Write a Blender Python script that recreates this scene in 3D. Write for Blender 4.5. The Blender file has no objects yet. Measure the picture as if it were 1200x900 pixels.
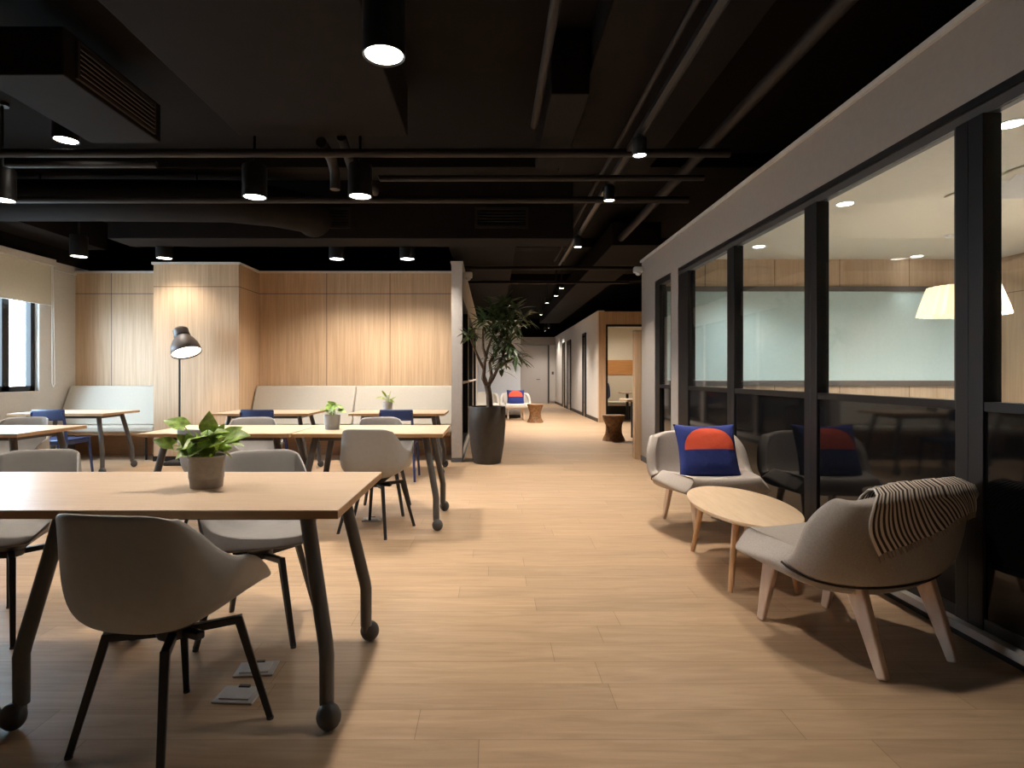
import bpy, math, random
from mathutils import Vector, Matrix
random.seed(7)
R = math.radians
scn = bpy.context.scene
COL = scn.collection
F, CX, CY, CH = 680.0, 576.0, 440.0, 1.16      # focal length in px, vanishing point, eye height

# ------------------------------------------------------------------ helpers
class MB:
    def __init__(s): s.v = []; s.f = []; s.uv = None
    def add(s, vs, fs):
        b = len(s.v); s.v += [tuple(p) for p in vs]; s.f += [tuple(b + i for i in f) for f in fs]; return s
    def box(s, x0, x1, y0, y1, z0, z1):
        return s.add([(x0,y0,z0),(x1,y0,z0),(x1,y1,z0),(x0,y1,z0),(x0,y0,z1),(x1,y0,z1),(x1,y1,z1),(x0,y1,z1)],
                     [(0,3,2,1),(4,5,6,7),(0,1,5,4),(1,2,6,5),(2,3,7,6),(3,0,4,7)])
    def beam(s, p, q, w, h, w2=None, h2=None, up=(0,0,1)):
        p, q = Vector(p), Vector(q); d = (q - p).normalized(); u = Vector(up)
        if abs(d.dot(u)) > .95: u = Vector((0,1,0))
        a = d.cross(u).normalized(); b = a.cross(d).normalized()
        w2 = w if w2 is None else w2; h2 = h if h2 is None else h2
        vs = [p + a*i*w/2 + b*j*h/2 for i, j in ((-1,-1),(1,-1),(1,1),(-1,1))] + [q + a*i*w2/2 + b*j*h2/2 for i, j in ((-1,-1),(1,-1),(1,1),(-1,1))]
        return s.add(vs, [(0,1,2,3),(7,6,5,4),(0,4,5,1),(1,5,6,2),(2,6,7,3),(3,7,4,0)])
    def tube(s, pts, r, n=12, caps=True):
        pts = [Vector(p) for p in pts]; m = len(pts)
        rs = r if isinstance(r, (list, tuple)) else [r]*m
        rings = []; prev = None
        for i in range(m):
            d = (pts[min(i+1, m-1)] - pts[max(i-1, 0)]).normalized()
            if prev is None:
                u = Vector((0,0,1)) if abs(d.z) < .9 else Vector((1,0,0)); a = d.cross(u).normalized()
            else:
                a = (prev - d*prev.dot(d)).normalized()
            prev = a; b = d.cross(a)
            rings.append([pts[i] + (a*math.cos(t*2*math.pi/n) + b*math.sin(t*2*math.pi/n))*rs[i] for t in range(n)])
        vs = [p for r_ in rings for p in r_]; fs = []
        for i in range(m-1):
            for t in range(n):
                fs.append((i*n+t, i*n+(t+1)%n, (i+1)*n+(t+1)%n, (i+1)*n+t))
        if caps: fs += [tuple(range(n-1,-1,-1)), tuple((m-1)*n+t for t in range(n))]
        return s.add(vs, fs)
    def lathe(s, prof, n=32, mat=None, close=True):
        mat = mat or Matrix(); vs = []; fs = []; m = len(prof)
        for r, z in prof:
            for t in range(n):
                a = 2*math.pi*t/n; vs.append(mat @ Vector((r*math.cos(a), r*math.sin(a), z)))
        for i in range(m-1):
            for t in range(n): fs.append((i*n+t, i*n+(t+1)%n, (i+1)*n+(t+1)%n, (i+1)*n+t))
        if close: fs += [tuple(range(n-1,-1,-1)), tuple((m-1)*n+t for t in range(n))]
        return s.add(vs, fs)
    def grid(s, P, closeu=False):
        n, m = len(P), len(P[0])
        fs = [(i*m+j, i*m+j+1, ((i+1)%n)*m+j+1, ((i+1)%n)*m+j) for i in range(n if closeu else n-1) for j in range(m-1)]
        return s.add([p for row in P for p in row], fs)
    def ball(s, c, rx, ry, rz, n=20, m=12):
        P = [[(c[0]+rx*math.sin(math.pi*j/m)*math.cos(2*math.pi*i/n), c[1]+ry*math.sin(math.pi*j/m)*math.sin(2*math.pi*i/n), c[2]-rz*math.cos(math.pi*j/m)) for j in range(m+1)] for i in range(n)]
        return s.grid(P, True)
    def build(s, name, mat, parent=None, smooth=None, bevel=0, solid=0, sub=0, offset=0, seg=2):
        me = bpy.data.meshes.new(name); me.from_pydata(s.v, [], s.f); me.validate(); me.update()
        import bmesh
        bm = bmesh.new(); bm.from_mesh(me); bmesh.ops.remove_doubles(bm, verts=bm.verts, dist=1e-6)
        if not solid: bmesh.ops.recalc_face_normals(bm, faces=bm.faces)
        bm.to_mesh(me); bm.free()
        me.materials.append(mat)
        if smooth is not None:
            for p in me.polygons: p.use_smooth = True
            if smooth < 179: me.set_sharp_from_angle(angle=R(smooth))
        o = bpy.data.objects.new(name, me); COL.objects.link(o)
        if parent: o.parent = parent
        if solid:
            m = o.modifiers.new('solid', 'SOLIDIFY'); m.thickness = solid; m.offset = offset; m.use_even_offset = False
        if bevel:
            m = o.modifiers.new('bevel', 'BEVEL'); m.width = bevel; m.segments = seg; m.limit_method = 'ANGLE'; m.angle_limit = R(40)
        if sub:
            m = o.modifiers.new('sub', 'SUBSURF'); m.levels = sub; m.render_levels = sub
        return o

def box(*a): return MB().box(*a)
def thing(name, label, cat, loc=(0,0,0), rz=0, group=None):
    o = bpy.data.objects.new(name, None); COL.objects.link(o); o.empty_display_size = .1
    o.location = loc; o.rotation_euler = (0,0,rz); o['label'] = label; o['category'] = cat
    if group: o['group'] = group
    return o
def tag(o, label, cat, group=None):
    o['label'] = label; o['category'] = cat
    if group: o['group'] = group
    return o
def struct(o): o['kind'] = 'structure'; return o
def dup(root, loc=None, rz=None, label=None, parent=None):
    kids = [c for c in list(COL.objects) if c.parent == root]
    c = root.copy(); COL.objects.link(c)
    if parent: c.parent = parent
    if loc is not None: c.location = loc
    if rz is not None: c.rotation_euler = (0,0,rz)
    if label: c['label'] = label
    for k in kids: dup(k, parent=c)
    return c
def interp(ks, t):
    n = len(ks)-1; x = min(max(t,0),1)*n; i = min(int(x), n-1); f = x-i
    p0, p1, p2, p3 = ks[max(i-1,0)], ks[i], ks[i+1], ks[min(i+2,n)]
    return .5*((2*p1)+(-p0+p2)*f+(2*p0-5*p1+4*p2-p3)*f*f+(-p0+3*p1-3*p2+p3)*f**3)

# ------------------------------------------------------------------ materials
def srgb(r, g, b):
    f = lambda c: (c/255/12.92 if c/255 <= .04045 else ((c/255+.055)/1.055)**2.4)
    return (f(r), f(g), f(b), 1)
def mat(name, col, rough=.5, metal=0, spec=.5, noise=0, nscale=30, bump=0, bscale=200, coat=0):
    m = bpy.data.materials.new(name); m.use_nodes = True; nt = m.node_tree; b = nt.nodes['Principled BSDF']
    b.inputs['Roughness'].default_value = rough; b.inputs['Metallic'].default_value = metal
    b.inputs['Specular IOR Level'].default_value = spec; b.inputs['Coat Weight'].default_value = coat
    b.inputs['Base Color'].default_value = col
    tc = nt.nodes.new('ShaderNodeTexCoord')
    n = nt.nodes.new('ShaderNodeTexNoise'); n.inputs['Scale'].default_value = nscale; n.inputs['Detail'].default_value = 4
    nt.links.new(tc.outputs['Object'], n.inputs['Vector'])
    rp = nt.nodes.new('ShaderNodeValToRGB'); k = max(noise, .03)
    rp.color_ramp.elements[0].color = tuple(c*(1-k) for c in col[:3])+(1,); rp.color_ramp.elements[1].color = tuple(min(1,c*(1+k)) for c in col[:3])+(1,)
    rp.color_ramp.elements[0].position = .3; rp.color_ramp.elements[1].position = .7
    nt.links.new(n.outputs['Fac'], rp.inputs['Fac']); nt.links.new(rp.outputs['Color'], b.inputs['Base Color'])
    if bump:
        n2 = nt.nodes.new('ShaderNodeTexNoise'); n2.inputs['Scale'].default_value = bscale
        nt.links.new(tc.outputs['Object'], n2.inputs['Vector'])
        bp = nt.nodes.new('ShaderNodeBump'); bp.inputs['Strength'].default_value = bump; bp.inputs['Distance'].default_value = .004
        nt.links.new(n2.outputs['Fac'], bp.inputs['Height']); nt.links.new(bp.outputs['Normal'], b.inputs['Normal'])
    return m
def emit(name, col, st):
    m = bpy.data.materials.new(name); m.use_nodes = True; b = m.node_tree.nodes['Principled BSDF']
    b.inputs['Base Color'].default_value = (.8,.8,.8,1); b.inputs['Emission Color'].default_value = col; b.inputs['Emission Strength'].default_value = st
    return m
def math_node(nt, op, a, b=None, c=None):
    n = nt.nodes.new('ShaderNodeMath'); n.operation = op
    for i, x in enumerate((a, b, c)):
        if x is None: continue
        if isinstance(x, (int, float)): n.inputs[i].default_value = x
        else: nt.links.new(x, n.inputs[i])
    return n.outputs[0]
def wood(name, c0, c1, scale=(14,14,.8), rough=.45, seams_x=(), seams_y=(), seams_z=(), sw=.004, big=.5, top=None):
    m = bpy.data.materials.new(name); m.use_nodes = True; nt = m.node_tree; b = nt.nodes['Principled BSDF']
    b.inputs['Roughness'].default_value = rough
    tc = nt.nodes.new('ShaderNodeTexCoord'); mp = nt.nodes.new('ShaderNodeMapping'); mp.inputs['Scale'].default_value = scale
    nt.links.new(tc.outputs['Object'], mp.inputs['Vector'])
    n = nt.nodes.new('ShaderNodeTexNoise'); n.inputs['Scale'].default_value = 1.6; n.inputs['Detail'].default_value = 6; n.inputs['Distortion'].default_value = .3
    nt.links.new(mp.outputs[0], n.inputs['Vector'])
    mp2 = nt.nodes.new('ShaderNodeMapping'); mp2.inputs['Scale'].default_value = tuple(k*.22 for k in scale)
    nt.links.new(tc.outputs['Object'], mp2.inputs['Vector'])
    n2 = nt.nodes.new('ShaderNodeTexNoise'); n2.inputs['Scale'].default_value = 1.3; n2.inputs['Detail'].default_value = 2
    nt.links.new(mp2.outputs[0], n2.inputs['Vector'])
    f = math_node(nt, 'ADD', math_node(nt, 'MULTIPLY', n.outputs['Fac'], 1-big*.6), math_node(nt, 'MULTIPLY', n2.outputs['Fac'], big*.6))
    rp = nt.nodes.new('ShaderNodeValToRGB'); rp.color_ramp.elements[0].position = .3; rp.color_ramp.elements[1].position = .7
    rp.color_ramp.elements[0].color = c0; rp.color_ramp.elements[1].color = c1
    nt.links.new(f, rp.inputs['Fac']); out = rp.outputs['Color']
    if seams_x or seams_y or seams_z:
        sp = nt.nodes.new('ShaderNodeSeparateXYZ'); nt.links.new(tc.outputs['Object'], sp.inputs[0]); tot = None
        for ax, lst in ((0, seams_x), (1, seams_y), (2, seams_z)):
            for pos in lst:
                hit = math_node(nt, 'COMPARE', sp.outputs[ax], pos, sw)
                tot = hit if tot is None else math_node(nt, 'MAXIMUM', tot, hit)
        mx = nt.nodes.new('ShaderNodeMixRGB'); mx.inputs[2].default_value = (.10,.065,.04,1)
        nt.links.new(tot, mx.inputs[0]); nt.links.new(out, mx.inputs[1]); out = mx.outputs[0]
    nt.links.new(out, b.inputs['Base Color'])
    return m
def floor_mat():
    m = bpy.data.materials.new('plank_floor'); m.use_nodes = True; nt = m.node_tree; b = nt.nodes['Principled BSDF']
    tc = nt.nodes.new('ShaderNodeTexCoord')
    br = nt.nodes.new('ShaderNodeTexBrick'); br.offset = 0; br.inputs['Scale'].default_value = 1
    br.inputs['Brick Width'].default_value = 1.25; br.inputs['Row Height'].default_value = .168
    br.inputs['Mortar Size'].default_value = .0012; br.inputs['Mortar Smooth'].default_value = .2; br.inputs['Bias'].default_value = 0
    br.inputs['Color1'].default_value = (.86,.86,.86,1); br.inputs['Color2'].default_value = (1.0,1.0,1.0,1); br.inputs['Mortar'].default_value = (.5,.46,.42,1)
    sp = nt.nodes.new('ShaderNodeSeparateXYZ'); nt.links.new(tc.outputs['Object'], sp.inputs[0])
    row = math_node(nt, 'FLOOR', math_node(nt, 'DIVIDE', sp.outputs[1], .168))
    wn = nt.nodes.new('ShaderNodeTexWhiteNoise'); wn.noise_dimensions = '1D'; nt.links.new(row, wn.inputs['W'])
    cx = nt.nodes.new('ShaderNodeCombineXYZ')
    nt.links.new(math_node(nt, 'MULTIPLY_ADD', wn.outputs['Value'], 7.3, sp.outputs[0]), cx.inputs[0]); nt.links.new(sp.outputs[1], cx.inputs[1]); nt.links.new(math_node(nt, 'MULTIPLY', wn.outputs['Value'], 9.0), cx.inputs[2])
    nt.links.new(cx.outputs[0], br.inputs['Vector'])
    mp = nt.nodes.new('ShaderNodeMapping'); mp.inputs['Scale'].default_value = (1.3,14,1); nt.links.new(cx.outputs[0], mp.inputs['Vector'])
    # shift the grain from row to row
    n = nt.nodes.new('ShaderNodeTexNoise'); n.inputs['Scale'].default_value = 1.7; n.inputs['Detail'].default_value = 9; n.inputs['Roughness'].default_value = .62; n.inputs['Distortion'].default_value = 1.0
    nt.links.new(mp.outputs[0], n.inputs['Vector'])
    rp = nt.nodes.new('ShaderNodeValToRGB'); rp.color_ramp.elements[0].position = .2; rp.color_ramp.elements[1].position = .8
    rp.color_ramp.elements[0].color = FLOOR0; rp.color_ramp.elements[1].color = FLOOR1
    nt.links.new(n.outputs['Fac'], rp.inputs['Fac'])
    mx = nt.nodes.new('ShaderNodeMixRGB'); mx.blend_type = 'MULTIPLY'; mx.inputs[0].default_value = 1
    nt.links.new(rp.outputs['Color'], mx.inputs[1]); nt.links.new(br.outputs['Color'], mx.inputs[2])
    nt.links.new(mx.outputs[0], b.inputs['Base Color'])
    b.inputs['Roughness'].default_value = .42; b.inputs['Specular IOR Level'].default_value = .4
    return m
def glass(name, tint=(1,1,1,1), ior=1.45, scale=1.0):
    m = bpy.data.materials.new(name); m.use_nodes = True; nt = m.node_tree; nt.nodes.remove(nt.nodes['Principled BSDF'])
    t = nt.nodes.new('ShaderNodeBsdfTransparent'); t.inputs[0].default_value = tint
    g = nt.nodes.new('ShaderNodeBsdfGlossy'); g.inputs['Roughness'].default_value = .01
    lw = nt.nodes.new('ShaderNodeLayerWeight'); lw.inputs[0].default_value = .5
    fac = math_node(nt, 'MULTIPLY_ADD', math_node(nt, 'POWER', lw.outputs['Facing'], 5.0), .9*scale, .025*scale)
    mx = nt.nodes.new('ShaderNodeMixShader'); nt.links.new(fac, mx.inputs[0]); nt.links.new(t.outputs[0], mx.inputs[1]); nt.links.new(g.outputs[0], mx.inputs[2])
    nt.links.new(mx.outputs[0], nt.nodes['Material Output'].inputs[0])
    return m

FLOOR0, FLOOR1 = srgb(164,136,106), srgb(202,172,140)
M = {}
M['floor'] = floor_mat()
M['white'] = mat('white_paint', srgb(205,200,194), .7)
M['cream_wall'] = mat('cream_paint', srgb(222,214,198), .7)
M['fascia'] = mat('grey_white_paint', srgb(158,150,142), .7)
M['slab'] = mat('black_ceiling_paint', srgb(21,18,17), .9, spec=.12, noise=.15, nscale=3)
M['duct'] = mat('black_duct_paint', srgb(24,20,19), .8, spec=.1, noise=.12, nscale=5)
M['pipe'] = mat('black_pipe_paint', srgb(32,27,25), .6, spec=.3)
M['black'] = mat('black_powder_coat', srgb(24,23,23), .45)
M['frame'] = mat('black_aluminium', srgb(24,22,22), .42, spec=.3)
M['char'] = mat('charcoal_steel', srgb(82,79,77), .42)
M['rubber'] = mat('dark_rubber', srgb(64,63,63), .5)
M['shell'] = mat('grey_plastic_shell', srgb(152,149,145), .5, bump=.05, bscale=400)
M['navy'] = mat('navy_lacquer', srgb(42,56,98), .4)
M['fabric'] = mat('warm_grey_upholstery', srgb(176,166,156), .95, noise=.1, nscale=160, bump=.35, bscale=600)
M['seam'] = mat('dark_seam_thread', srgb(70,60,54), .9)
M['whitefab'] = mat('off_white_upholstery', srgb(214,208,198), .9, noise=.05, nscale=160, bump=.2, bscale=600)
M['bench'] = mat('beige_upholstery', srgb(186,178,164), .85, noise=.04, nscale=90, bump=.2, bscale=500)
M['wood'] = wood('oak_wall_panel', srgb(182,150,118), srgb(214,184,150), (26,26,.9), .5)
M['top'] = wood('oak_laminate', srgb(206,178,150), srgb(220,195,168), (3,30,30), .38)
M['edge'] = wood('oak_edge_band', srgb(168,130,92), srgb(190,152,112), (3,30,30), .5)
M['ash'] = wood('pale_ash', srgb(206,176,152), srgb(226,200,178), (18,18,3), .5)
M['oak'] = wood('warm_oak', srgb(190,146,104), srgb(216,174,132), (22,22,2), .45)
M['ctop'] = wood('pale_oak_top', srgb(214,184,148), srgb(230,204,172), (20,3,20), .4)
M['glass'] = glass('clear_partition_glass', (.97,.99,.985,1), 1.38)
M['wglass'] = glass('window_glass', (.97,1,1,1))
M['dark_glass'] = mat('smoked_glass_panel', srgb(18,18,19), .05, spec=.3)
M['board'] = mat('glass_writing_board', srgb(188,212,214), .12, spec=.5)
M['lens'] = emit('lamp_lens', (1,.93,.82,1), 18)
M['lens_in'] = emit('recessed_lens', (1,.96,.9,1), 14)
M['shade_in'] = emit('lamp_mouth_glow', (1,.9,.75,1), 6)
M['pot'] = mat('grey_ceramic', srgb(160,152,144), .6, noise=.06, nscale=60)
M['potw'] = mat('pale_ceramic', srgb(226,225,223), .5)
M['soil'] = mat('potting_soil', srgb(45,33,25), .95, noise=.4, nscale=90)
M['planter'] = mat('dark_planter', srgb(56,50,44), .55, noise=.15, nscale=14)
M['bark'] = mat('plant_bark', srgb(80,64,50), .85, noise=.3, nscale=40, bump=.5, bscale=60)
M['leafd'] = mat('dark_leaf', srgb(52,72,34), .45, noise=.35, nscale=9)
M['leaf'] = mat('pothos_leaf', srgb(146,176,84), .4, noise=.55, nscale=38)
M['leafy'] = mat('yellow_green_leaf', srgb(150,172,64), .4, noise=.35, nscale=30)
M['blind'] = mat('blind_cloth', srgb(214,208,192), .9)
nt = M['blind'].node_tree; tl = nt.nodes.new('ShaderNodeBsdfTranslucent'); tl.inputs[0].default_value = srgb(225,220,205)
mx = nt.nodes.new('ShaderNodeMixShader'); mx.inputs[0].default_value = .045
nt.links.new(nt.nodes['Principled BSDF'].outputs[0], mx.inputs[1]); nt.links.new(tl.outputs[0], mx.inputs[2]); nt.links.new(mx.outputs[0], nt.nodes['Material Output'].inputs[0])
M['plastic'] = mat('white_plastic', srgb(222,220,216), .4)
M['lampmetal'] = mat('taupe_lamp_metal', srgb(92,80,74), .45)
M['stool'] = mat('carved_brown_wood', srgb(136,100,66), .6, noise=.45, nscale=26, bump=.8, bscale=40)
M['orange_wood'] = wood('orange_wood_band', srgb(188,132,76), srgb(208,152,96), (2,2,22), .5)
M['plate'] = mat('steel_floor_plate', srgb(190,188,188), .4, metal=.2)
M['door'] = mat('door_paint', srgb(196,190,186), .55)
M['grille'] = mat('bronze_grille', srgb(74,64,56), .5)

# ------------------------------------------------------------------ setting
def s_box(name, a, m, bevel=0):
    return struct(box(*a).build(name, m, bevel=bevel))
XL, YB, H1 = -6.11, 8.52, 2.66                 # left wall, panelled back wall, height of the fitted walls
ZS = 3.5                                       # slab
s_box('floor', (XL-.2, 7.2, -3.6, 24.4, -.1, 0), M['floor'])
s_box('ceiling', (XL-.2, 7.2, -3.6, 24.4, ZS, ZS+.15), M['slab'])
s_box('wall_rear', (XL-.2, 7.2, -3.75, -3.6, 0, ZS), M['white'])
s_box('wall_outer_right', (7.2, 7.35, -3.6, 24.4, 0, ZS), M['white'])
# left wall with its two window openings
wl = MB()
WZ0, WZ1 = .95, 2.30
wins = [(5.35, 7.84), (2.6, 5.1), (-.2, 2.3)]
ys = [-3.6] + [y for w in sorted(wins) for y in w] + [24.4]
for i in range(0, len(ys), 2): wl.box(XL-.2, XL, ys[i], ys[i+1], 0, 2.75)
for a, b in wins: wl.box(XL-.2, XL, a, b, 0, WZ0); wl.box(XL-.2, XL, a, b, WZ1, 2.75)
struct(wl.build('wall_left', M['white']))
s_box('wall_left_upper', (XL-.2, XL, -3.6, 24.4, 2.75, ZS), M['slab'])
s_box('trim_left', (XL, XL+.02, 7.86, YB, 2.63, 2.66), M['white'])
for i, (a, b) in enumerate(wins):
    fr = MB(); x0, x1 = XL-.13, XL-.06
    fr.box(x0, x1, a, a+.07, WZ0, WZ1).box(x0, x1, b-.07, b, WZ0, WZ1).box(x0, x1, a, b, WZ0, WZ0+.07).box(x0, x1, a, b, WZ1-.07, WZ1)
    for t in (.40, .81):
        yy = a+(b-a)*t; fr.box(x0, x1, yy-.055, yy+.055, WZ0, WZ1)
    w = struct(fr.build('window_%d' % (i+1), M['frame']))
    box(XL-.1, XL-.09, a+.06, b-.06, WZ0+.06, WZ1-.06).build('pane', M['wglass'], w)
    box(XL-.05, XL+.01, a, b, WZ0-.025, WZ0).build('window_sill', M['white'], w)

wallw = wood('oak_back_wall', srgb(182,150,118), srgb(214,184,150), (26,26,.9), .5, seams_x=(-5.58, -2.42, -1.49), seams_z=(2.36,), sw=.0045)
s_box('wall_back', (XL, -.536, YB, YB+.12, 0, H1), wallw)
pilw = wood('oak_pillar', srgb(182,150,118), srgb(214,184,150), (26,26,.9), .5, seams_z=(2.36,), sw=.0045)
PX0, PX1, PY = -4.566, -3.413, 7.84
s_box('wall_pillar', (PX0, PX1, PY, YB, 0, H1), pilw)
s_box('trim_1', (XL, PX0, YB-.025, YB+.12, H1, H1+.03), M['white'])
s_box('trim_2', (PX0-.02, PX1+.02, PY-.02, YB+.12, H1, H1+.03), M['white'])
s_box('trim_3', (PX1+.02, -.536, YB-.025, YB+.12, H1, H1+.03), M['white'])
s_box('baseboard_pillar', (PX0-.006, PX1+.006, PY-.008, PY, 0, .07), M['frame'])

# slim partition left of the corridor
QX0, QX1, QY = -.536, -.393, 7.75
pw = MB().box(QX0, QX1, QY, QY+.14, .06, 2.66).box(QX0, QX1, QY+.14, 15.9, 2.25, 2.66).box(QX0, QX1, 14.9, 15.9, .06, 2.25)
pw.box(QX0, QX1, QY+.14, 14.9, .06, .14)
for y in (9.9, 12.4): pw.box(QX0, QX1, y, y+.1, .14, 2.25)
struct(pw.build('wall_partition', M['white']))
s_box('trim_partition', (QX0-.012, QX1+.012, QY-.012, 15.9, 2.66, 2.685), M['white'])
s_box('baseboard_partition', (QX0-.004, QX1+.004, QY-.006, 15.9, 0, .06), mat('grey_baseboard', srgb(96,104,112), .5))
for i, (a, b) in enumerate(((QY+.14, 9.9), (10.0, 12.4), (12.5, 14.9))):
    w = MB().box(QX0+.03, QX1-.01, a, a+.05, .14, 2.25).box(QX0+.03, QX1-.01, b-.05, b, .14, 2.25).box(QX0+.03, QX1-.01, a, b, 2.2, 2.25).box(QX0+.03, QX1-.01, a, b, .14, .19)
    w = struct(w.build('window_%d' % (i+4), M['frame']))
    box(QX0+.06, QX0+.08, a+.04, b-.04, .18, 2.21).build('pane', M['dark_glass'], w)
    box(QX0+.03, QX1, a+.05, b-.05, 1.04, 1.07).build('rail', M['white'], w)

# far left wall, corridor and its end
s_box('wall_far_left', (XL, .795, 15.9, 24.4, 0, 2.68), mat('cool_daylight_tint', srgb(206,213,222), .7))  # cool daylight on this wall is put into its bluish colour
s_box('baseboard_far_left', (QX1, .80, 15.88, 15.9, 0, .08), M['frame'])
s_box('wall_end', (.795, 2.65, 24.15, 24.3, 0, 2.75), M['white'])
dr = struct(box(1.22, 2.33, 24.1, 24.15, 0, 2.39).build('door_1', M['door'], bevel=.008))
MB().tube([(2.0,24.09,1.0),(2.0,24.03,1.0),(1.86,24.03,1.0)], .014).build('door_handle', M['char'], dr)
s_box('trim_door', (2.335, 2.40, 24.10, 24.15, 0, 2.42), M['char'])
s_box('trim_end', (.795, 2.65, 24.06, 24.15, 2.42, 2.75), M['fascia'])
s_box('trim_switch_wall', (2.42, 2.65, 24.11, 24.15, .09, 2.42), M['white'])
tag(box(2.50, 2.585, 24.095, 24.11, 1.2, 1.32).build('light_switch', M['char'], bevel=.006), 'small grey light switch on the far wall right of the corridor door', 'switch')
s_box('wall_end_upper', (XL-.2, 7.35, 24.4, 24.5, 0, ZS), M['slab'])
KX, KY = 2.65, 14.34
kw = MB().box(KX, KX+.14, KY+.12, 24.4, .08, 2.74)
struct(kw.build('wall_corridor', M['white']))
s_box('baseboard_corridor', (KX-.012, KX, KY+.12, 24.15, 0, .09), M['frame'])
s_box('trim_corridor', (KX-.02, KX+.14, KY, 24.4, 2.74, 2.765), M['white'])
for i, (a, b) in enumerate(((16.2, 16.8), (19.3, 20.2), (20.9, 21.6))):
    d = MB().box(KX-.03, KX-.002, a, a+.06, 0, 2.36).box(KX-.03, KX-.002, b-.06, b, 0, 2.36).box(KX-.03, KX-.002, a, b, 2.3, 2.36)
    d = struct(d.build('door_%d' % (i+2), M['frame']))
    box(KX-.018, KX-.004, a+.05, b-.05, 0.01, 2.31).build('door_leaf', M['dark_glass'], d)
kf = MB().box(KX, 2.826, KY, KY+.12, 0, 2.74).box(2.826, 7.2, KY, KY+.12, 2.42, 2.74).box(4.6, 7.2, KY, KY+.12, 0, 2.42)
struct(kf.build('wall_booth', M['wood']))
tr = MB().box(2.826, 2.87, KY-.015, KY+.12, 0, 2.42).box(2.87, 4.6, KY-.015, KY+.12, 2.37, 2.42)
struct(tr.build('trim_booth', M['frame']))
s_box('wall_booth_back', (2.79, 5.2, 17.0, 17.1, 0, 2.74), M['cream_wall'])
s_box('wall_booth_right', (5.1, 5.2, KY+.12, 17.0, 0, 2.74), M['cream_wall'])
s_box('trim_booth_band', (2.79, 5.1, 16.97, 17.0, 1.19, 1.61), M['orange_wood'])

# glazed meeting room on the right
GX, GY1 = 2.05, 7.92
ZB, ZT, ZH, ZF = .095, 1.05, 2.258, 2.338      # bottom rail, transom top, glass head, frame head
HW = 2.70
fw = MB().box(GX, GX+.12, -3.6, GY1, ZF, HW).box(GX, GX+.12, 7.28, GY1, .07, ZF).box(GX-.005, GX+.12, 6.365, 6.61, .07, ZF)
struct(fw.build('wall_right', M['fascia']))
s_box('trim_right_top', (GX-.02, GX+.14, -3.6, GY1+.02, HW, HW+.03), M['white'])
s_box('baseboard_right', (GX+.03, GX+.10, -3.6, 6.37, 0, .06), M['frame'])
s_box('baseboard_right_end', (GX-.012, GX+.13, 6.365, GY1+.01, 0, .07), mat('slate_baseboard', srgb(70,76,84), .5))
s_box('trim_right_sill', (GX-.035, GX+.10, -3.6, 6.365, .06, .095), M['fascia'])
mull = [6.06, 4.9815, 3.735, 2.496, 1.25, 0.0, -1.25, -2.5]
struct(MB().box(GX, GX+.09, -3.6, 6.365, ZH+.045, ZF).build('trim_glazing_head', M['frame']))
struct(MB().box(GX+.02, GX+.07, -3.6, 6.365, ZH, ZH+.045).build('trim_glazing_track', M['char']))
edges = [6.365] + mull[1:]
wn = 7
def glazed(a, b, near_w, far_w):               # one bay, a < b along the depth
    global wn
    w = MB()
    w.box(GX, GX+.08, b-far_w, b, ZB, ZH).box(GX, GX+.08, a, a+near_w, ZB, ZH)
    if far_w < .2: pass
    w.box(GX+.004, GX+.08, a+near_w, b-far_w, ZT-.04, ZT).box(GX+.004, GX+.08, a+near_w, b-far_w, ZB, ZB+.05)
    o = struct(w.build('window_%d' % wn, M['frame'], bevel=.003)); wn += 1
    box(GX+.03, GX+.04, a+near_w, b-far_w, ZT, ZH).build('glass_pane', M['glass'], o)
    box(GX+.012, GX+.03, a+near_w, b-far_w, ZB+.05, ZT-.04).build('dark_glass_panel', M['dark_glass'], o)
    # pressing bead beside the post
    box(GX+.012, GX+.05, a+near_w, a+near_w+.02, ZT, ZH).build('glazing_bead', M['char'], o)
for i in range(len(edges)-1):
    b, a = edges[i], edges[i+1]
    glazed(a, b, .07, .305 if i == 0 else .075)
nw = MB().box(GX, GX+.08, 7.08, 7.28, .07, ZF).box(GX, GX+.08, 6.61, 6.64, .07, ZF).box(GX, GX+.08, 6.64, 7.08, ZF-.07, ZF).box(GX, GX+.08, 6.64, 7.08, ZT-.04, ZT).box(GX, GX+.08, 6.64, 7.08, .07, .13)
o = struct(nw.build('window_%d' % wn, M['frame']))
box(GX+.03, GX+.04, 6.64, 7.08, ZT, ZF-.07).build('glass_pane', M['glass'], o)
box(GX+.03, GX+.045, 6.64, 7.08, .13, ZT-.04).build('dark_glass_panel', M['dark_glass'], o)
YM, XM, ZM = 7.5, 6.5, 2.66
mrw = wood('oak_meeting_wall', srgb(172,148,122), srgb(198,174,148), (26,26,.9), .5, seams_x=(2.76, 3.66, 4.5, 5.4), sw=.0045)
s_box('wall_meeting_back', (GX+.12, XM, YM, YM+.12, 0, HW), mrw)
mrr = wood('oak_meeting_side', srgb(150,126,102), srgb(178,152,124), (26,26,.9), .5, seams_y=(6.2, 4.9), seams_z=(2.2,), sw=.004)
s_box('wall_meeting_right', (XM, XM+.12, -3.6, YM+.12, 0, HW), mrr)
s_box('floor_meeting_bounce', (GX+.125, XM, -3.6, YM, .001, .012), mat('pale_grey_bounce', srgb(176,174,172), .95))  # unseen pale slab added to bounce neutral light up to the ceiling
s_box('ceiling_meeting', (GX+.12, XM, -3.6, YM, ZM, HW), M['cream_wall'])
wb = thing('writing_board', 'wide pale glass writing board with dark frame on the meeting room wall', 'whiteboard', (0, YM, 0))
BX0, BX1, BZ0, BZ1 = 2.20, 6.42, 1.022, 2.307
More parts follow.
